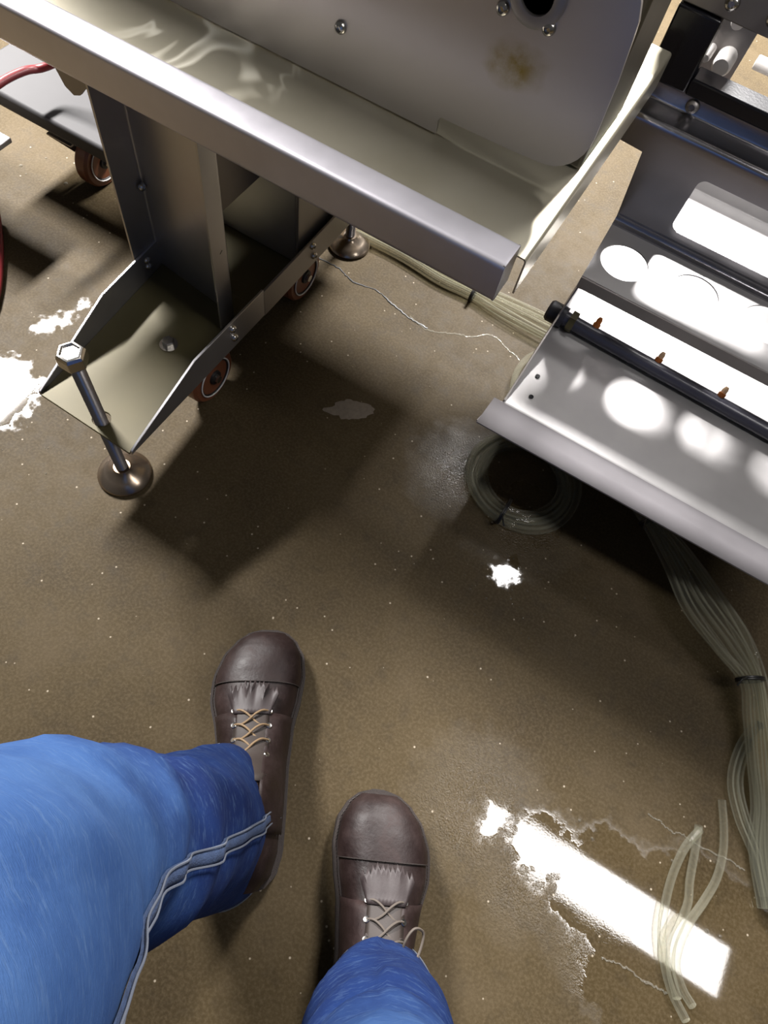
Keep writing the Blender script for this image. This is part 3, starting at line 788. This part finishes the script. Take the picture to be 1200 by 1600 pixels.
def make_boot(toe, heel, side, label, lace_mat, fringe_lift, loose):
    d = (heel - toe); d.z = 0; d = -d.normalized()
    r = Vector((d.y, -d.x, 0)); O = toe - d * 0.170; O.z = 0
    cl = lambda u: side * (-0.004 * math.exp(-((u - 0.06) / 0.06)**2) + 0.010 * max(0, (u - 0.06) / 0.11)**1.5)
    W = lambda u, v, z: O + d * u + r * v + Vector((0, 0, z))
    z0 = 0.024
    def surf(u, v, off=0.0):
        wv = interp(WID, u) - 0.006; hh = interp(HGT, u)
        q = min(0.999, abs(v - cl(u)) / max(1e-4, wv)); n = 2.35
        return W(u, v, z0 + (hh - z0) * (1 - q**n)**(1/n) + off)
    def section(u, off, a0=0.0, a1=PI, m=26):
        wv = max(0.002, interp(WID, u) - 0.007) + off; hh = interp(HGT, u) + off; n = 2.35; out = []
        for k in range(m + 1):
            a = a0 + (a1 - a0) * k / m; ca, sa = math.cos(a), math.sin(a)
            v = cl(u) + wv * math.copysign(abs(ca)**(2/n), ca); z = z0 + (hh - z0) * abs(sa)**(2/n)
            wob = 0.0016 * noise.noise(Vector((u * 34, v * 34, z * 34 + side)))
            out.append(W(u, v, z + wob * abs(sa)))
        return out
    us = [-.160 + .323 * (1 - math.cos(PI * i / 44)) / 2 for i in range(45)]
    b = B(); vs = b.grid([section(u, 0) for u in us]); b.bm.faces.new(vs[0]); b.bm.faces.new(list(reversed(vs[-1])))
    bt = obj('boot', b, 'leather', pe_, smooth=60, label=label)
    # outsole with heel block, welt
    def outline(k, u0=-.167, u1=.170, n=48):
        uu = [u0 + (u1 - u0) * (1 - math.cos(PI * i / n)) / 2 for i in range(n + 1)]
        return [(u, cl(u) + interp(WID, u) * k) for u in uu] + [(u, cl(u) - interp(WID, u) * k) for u in reversed(uu)]
    ol = outline(1.0)
    b = B().hull([W(u, v, 0.010 if -.055 < u < .02 else 0.0005) for u, v in ol], [W(u, v, 0.020) for u, v in ol])
    obj('outsole', b, 'sole', bt, smooth=40)
    ol = outline(0.985, -.166, .1685)
    b = B().hull([W(u, v, 0.020) for u, v in ol], [W(u, v, 0.0255) for u, v in ol])
    obj('welt', b, 'welt', bt, smooth=40)
    for s in (1, -1):
        b = B()
        for i in range(64):
            u = -.10 + .262 * i / 64; e = u + 0.0026
            v1 = cl(u) + (interp(WID, u) - 0.0042) * s; v2 = cl(e) + (interp(WID, e) - 0.0042) * s
            b.tube([W(u, v1, 0.0258), W(e, v2, 0.0258)], 0.0007, 5, smooth=0)
        obj('welt_stitching', b, 'tongue', bt)
    # toe cap shell and its seam
    b = B(); vs = b.grid([section(u, 0.0016, 0.06, PI - 0.06) for u in [.086 + .0767 * math.sin(PI/2 * i / 14) for i in range(15)]]); b.bm.faces.new(list(reversed(vs[-1])))
    obj('toe_cap', b, 'leather', bt, smooth=60)
    sec = section(.0855, 0.0012, 0.1, PI - 0.1)
    obj('seam', B().tube(sec, 0.0009, 6, smooth=0), 'welt', bt)
    # quarters either side of the tongue
    for s in (0, 1):
        a0, a1 = (0.05, 0.40 * PI) if s == 0 else (0.60 * PI, PI - 0.05)
        b = B(); b.grid([section(u, 0.0024, a0, a1, 14) for u in [-.10 + .142 * i / 16 for i in range(17)]])
        obj('quarter', b, 'leather', bt, smooth=60, thick=0.002)
    # tongue
    b = B(); b.grid([[surf(u, cl(u) + v, 0.0028) for v in [-.022 + .044 * k / 8 for k in range(9)]] for u in [-.045 + .105 * i / 12 for i in range(13)]])
    obj('tongue', b, 'tongue', bt, thick=0.002)
    # fringed kiltie
    rn = random.Random(5 + side); rows = []
    m = 22
    edge = [0.078 + (0.006 if k % 2 else -0.003) + rn.uniform(-.002, .002) - 0.010 * (abs(k / m - 0.5) * 2)**2 for k in range(m + 1)]
    for i in range(7):
        t = i / 6
        row = []
        for k in range(m + 1):
            u = 0.040 + (edge[k] - 0.040) * t
            v = (k / m - 0.5) * (0.046 + 0.020 * t)
            row.append(surf(u, cl(u) + v, 0.0050 + fringe_lift * t * t * (0.7 + 0.6 * math.sin(k * 0.9))))
        rows.append(row)
    b = B(); b.grid(rows)
    obj('fringed_kiltie', b, 'kiltie', bt, smooth=50, thick=0.002)
    # eyelets and lace
    ey = {}
    for i, u in enumerate((0.044, 0.025, 0.006, -0.012)):
        for s in (-1, 1):
            v = cl(u) + s * (0.0225 - 0.0008 * i)
            p = surf(u, v, 0.0040); nn = (surf(u, v + 0.004) - surf(u, v - 0.004)).cross(surf(u + 0.004, v) - surf(u - 0.004, v)).normalized()
            if nn.z < 0: nn = -nn
            b = B().lathe([(0.0021, -0.0006), (0.0038, -0.0006), (0.0040, 0.0004), (0.0034, 0.0012), (0.0024, 0.0010)], p, nn, 16)
            obj('eyelet', b, 'bolt', bt)
            ey[(i, s)] = p + nn * 0.0012
    segs = []
    for i in range(3):
        a, c = ey[(i, 1)], ey[(i + 1, -1)]
        segs.append((a, c, 0.0075)); segs.append((ey[(i, -1)], ey[(i + 1, 1)], 0.0045))
    b = B()
    for a, c, hgt in segs:
        pts = [a - Vector((0, 0, 0.002))] + [a.lerp(c, t) + Vector((0, 0, hgt * math.sin(PI * t))) + d * 0.004 * math.sin(2*PI*t) for t in (0.2, 0.4, 0.6, 0.8)] + [c - Vector((0, 0, 0.002))]
        b.tube(pts, 0.0014, 7, smooth=4)
    if loose:
        a = ey[(3, 1)]
        pts = [a, a + d * 0.020 + r * 0.000 + Vector((0, 0, .012)), a + d * 0.034 + r * 0.010 + Vector((0, 0, .012)), a + d * 0.030 + r * 0.022 + Vector((0, 0, .004)), a + d * 0.010 + r * 0.018 + Vector((0, 0, .004)), a - d * 0.006 + r * 0.008 + Vector((0, 0, .010))]
        b.tube(pts, 0.0015, 7, smooth=6)
        a = ey[(3, -1)]
        pts = [a, a + d * 0.010 - r * 0.006 + Vector((0, 0, .008)), a + d * 0.002 - r * 0.016 + Vector((0, 0, .004)), a - d * 0.014 - r * 0.012 + Vector((0, 0, .006))]
        b.tube(pts, 0.0015, 7, smooth=6)
    obj('lace', b, lace_mat, bt)
    return d, r, O
LT, LH = at(412, 990, 0), at(385, 1402, 0)
RT, RH = at(600, 1236, 0), at(566, 1640, 0)
dl, rl, Ol = make_boot(LT, LH, 1, 'boot on the left with tan lace', 'tan_lace', 0.006, False)
dr, rr_, Or = make_boot(RT, RH, -1, 'boot on the right with greyish loose lace', 'grey_lace', 0.003, True)

# jeans: two legs and the seat in one mesh
SEG = 56
def leg_rings(ctrl, front, n=7):
    """ctrl: (centre, radius front-back, radius sideways)"""
    cs = catmull([Vector(c[0]) for c in ctrl], n); ra = catmull([Vector((c[1], c[2], 0)) for c in ctrl], n)
    rings = []
    for i, c in enumerate(cs):
        t = (cs[min(i+1, len(cs)-1)] - cs[max(i-1, 0)]).normalized()
        if i == 0: t = Vector((0, 0, 1))
        u = (front - t * front.dot(t)).normalized(); v = u.cross(t)
        rings.append((c, t, u, v, ra[i].x, ra[i].y))
    return rings
def leg_point(rg, phi, seed, amp=1.0):
    c, t, u, v, a, b_ = rg
    p = c + u * a * math.cos(phi) + v * b_ * math.sin(phi)
    # folds slant round the leg
    q = Vector((phi * 0.9 + c.z * 3, c.z * 11 + math.sin(phi) * 1.4, seed))
    dsp = 0.008 * noise.noise(q) + 0.003 * noise.noise(q * 2.1)
    fold = math.exp(-((c.z - 0.36) / 0.11)**2) * 0.004 * math.sin(c.z * 80 + 2.2 * math.sin(phi + seed))
    k = min(1.0, max(0.15, (c.z - 0.07) * 9))
    return p + (p - c).normalized() * (dsp * k + fold) * amp
lc = [(at(348, 1286, 0.075), 0.093, 0.066), (at(325, 1290, 0.14), 0.088, 0.067), (at(275, 1305, 0.24), 0.078, 0.070), (at(200, 1328, 0.34), 0.074, 0.074), (at(85, 1350, 0.44), 0.080, 0.080),
      (at(-45, 1440, 0.54), 0.090, 0.090), (at(-230, 1600, 0.66), 0.096, 0.092), (Vector((-0.092, -0.215, 0.78)), 0.105, 0.096)]
rc = [(at(590, 1612, 0.085), 0.090, 0.070), (at(589, 1624, 0.14), 0.088, 0.072), (at(588, 1655, 0.24), 0.080, 0.070), (at(592, 1730, 0.36), 0.074, 0.070), (at(598, 1830, 0.46), 0.080, 0.076),
      (at(606, 1990, 0.56), 0.090, 0.086), (Vector((0.100, -0.19, 0.66)), 0.096, 0.092), (Vector((0.085, -0.225, 0.78)), 0.105, 0.096)]
b = B(); LR = leg_rings(lc, dl); RR = leg_rings(rc, dr)
for rings, seed in ((LR, 1.3), (RR, 7.7)):
    rows = []
    r0 = rings[0]; c = r0[0] + Vector((0, 0, 0.03))
    rows.append([leg_point((c, r0[1], r0[2], r0[3], r0[4] - 0.005, r0[5] - 0.005), 2*PI*k/SEG, seed, 0.3) for k in range(SEG)])
    rows.append([leg_point((r0[0], r0[1], r0[2], r0[3], r0[4] - 0.004, r0[5] - 0.004), 2*PI*k/SEG, seed, 1) for k in range(SEG)])
    for rg in rings: rows.append([leg_point(rg, 2*PI*k/SEG, seed) for k in range(SEG)])
    b.grid(rows, True)
# seat of the jeans up to the waist
rows = []
for z, cy, ax, ay in ((0.75, -0.225, 0.190, 0.112), (0.80, -0.235, 0.192, 0.125), (0.86, -0.245, 0.186, 0.128), (0.93, -0.25, 0.172, 0.118)):
    rows.append([Vector((-0.003 + ax * math.cos(2*PI*k/SEG), cy + ay * math.sin(2*PI*k/SEG), z)) for k in range(SEG)])
vs = b.grid(rows, True); b.bm.faces.new(vs[-1])
je = obj('jeans', b, 'denim', pe_, smooth=70)
# inseams: a raised band running down the inside of each leg
def ribbon(rings, seed, phi_of, w, off, i0=0, i1=None):
    rows = []
    off *= 1.7
    for i in range(i0, i1 or len(rings)):
        ph = phi_of(i / (len(rings) - 1)); a = w / max(0.02, rings[i][4])
        row = []
        for k in range(5):
            p = leg_point(rings[i], ph + (k / 4 - 0.5) * a, seed); n = (p - rings[i][0]).normalized()
            row.append(p + n * (off if 0 < k < 4 else off * 0.2))
        rows.append(row)
    return rows
def inseam(rings, seed, phi_of):
    b = B(); b.grid(ribbon(rings, seed, phi_of, 0.013, 0.0022))
    s = obj('inseam', b, 'denim_seam', je, smooth=60)
    b = B()
    for o_ in (-0.0062, 0.0062):
        pts = []
        for i in range(len(rings)):
            ph = phi_of(i / (len(rings) - 1)) + o_ / max(0.02, rings[i][4])
            p = leg_point(rings[i], ph, seed); pts.append(p + (p - rings[i][0]).normalized() * 0.0040)
        b.tube(pts, 0.0009, 5, smooth=2)
    obj('seam_stitching', b, 'thread', je)
inseam(LR, 1.3, lambda t: 1.45 + 0.45 * t)
inseam(RR, 7.7, lambda t: -1.70)
for rings, seed in ((LR, 1.3), (RR, 7.7)):
    pts = [leg_point(rings[0], 2*PI*k/40, seed) for k in range(40)]
    pts = [p + (p - rings[0][0]).normalized() * 0.0006 for p in pts]
    obj('frayed_hem', B().tube(pts, 0.0008, 5, closed=True, smooth=2), 'thread', je)
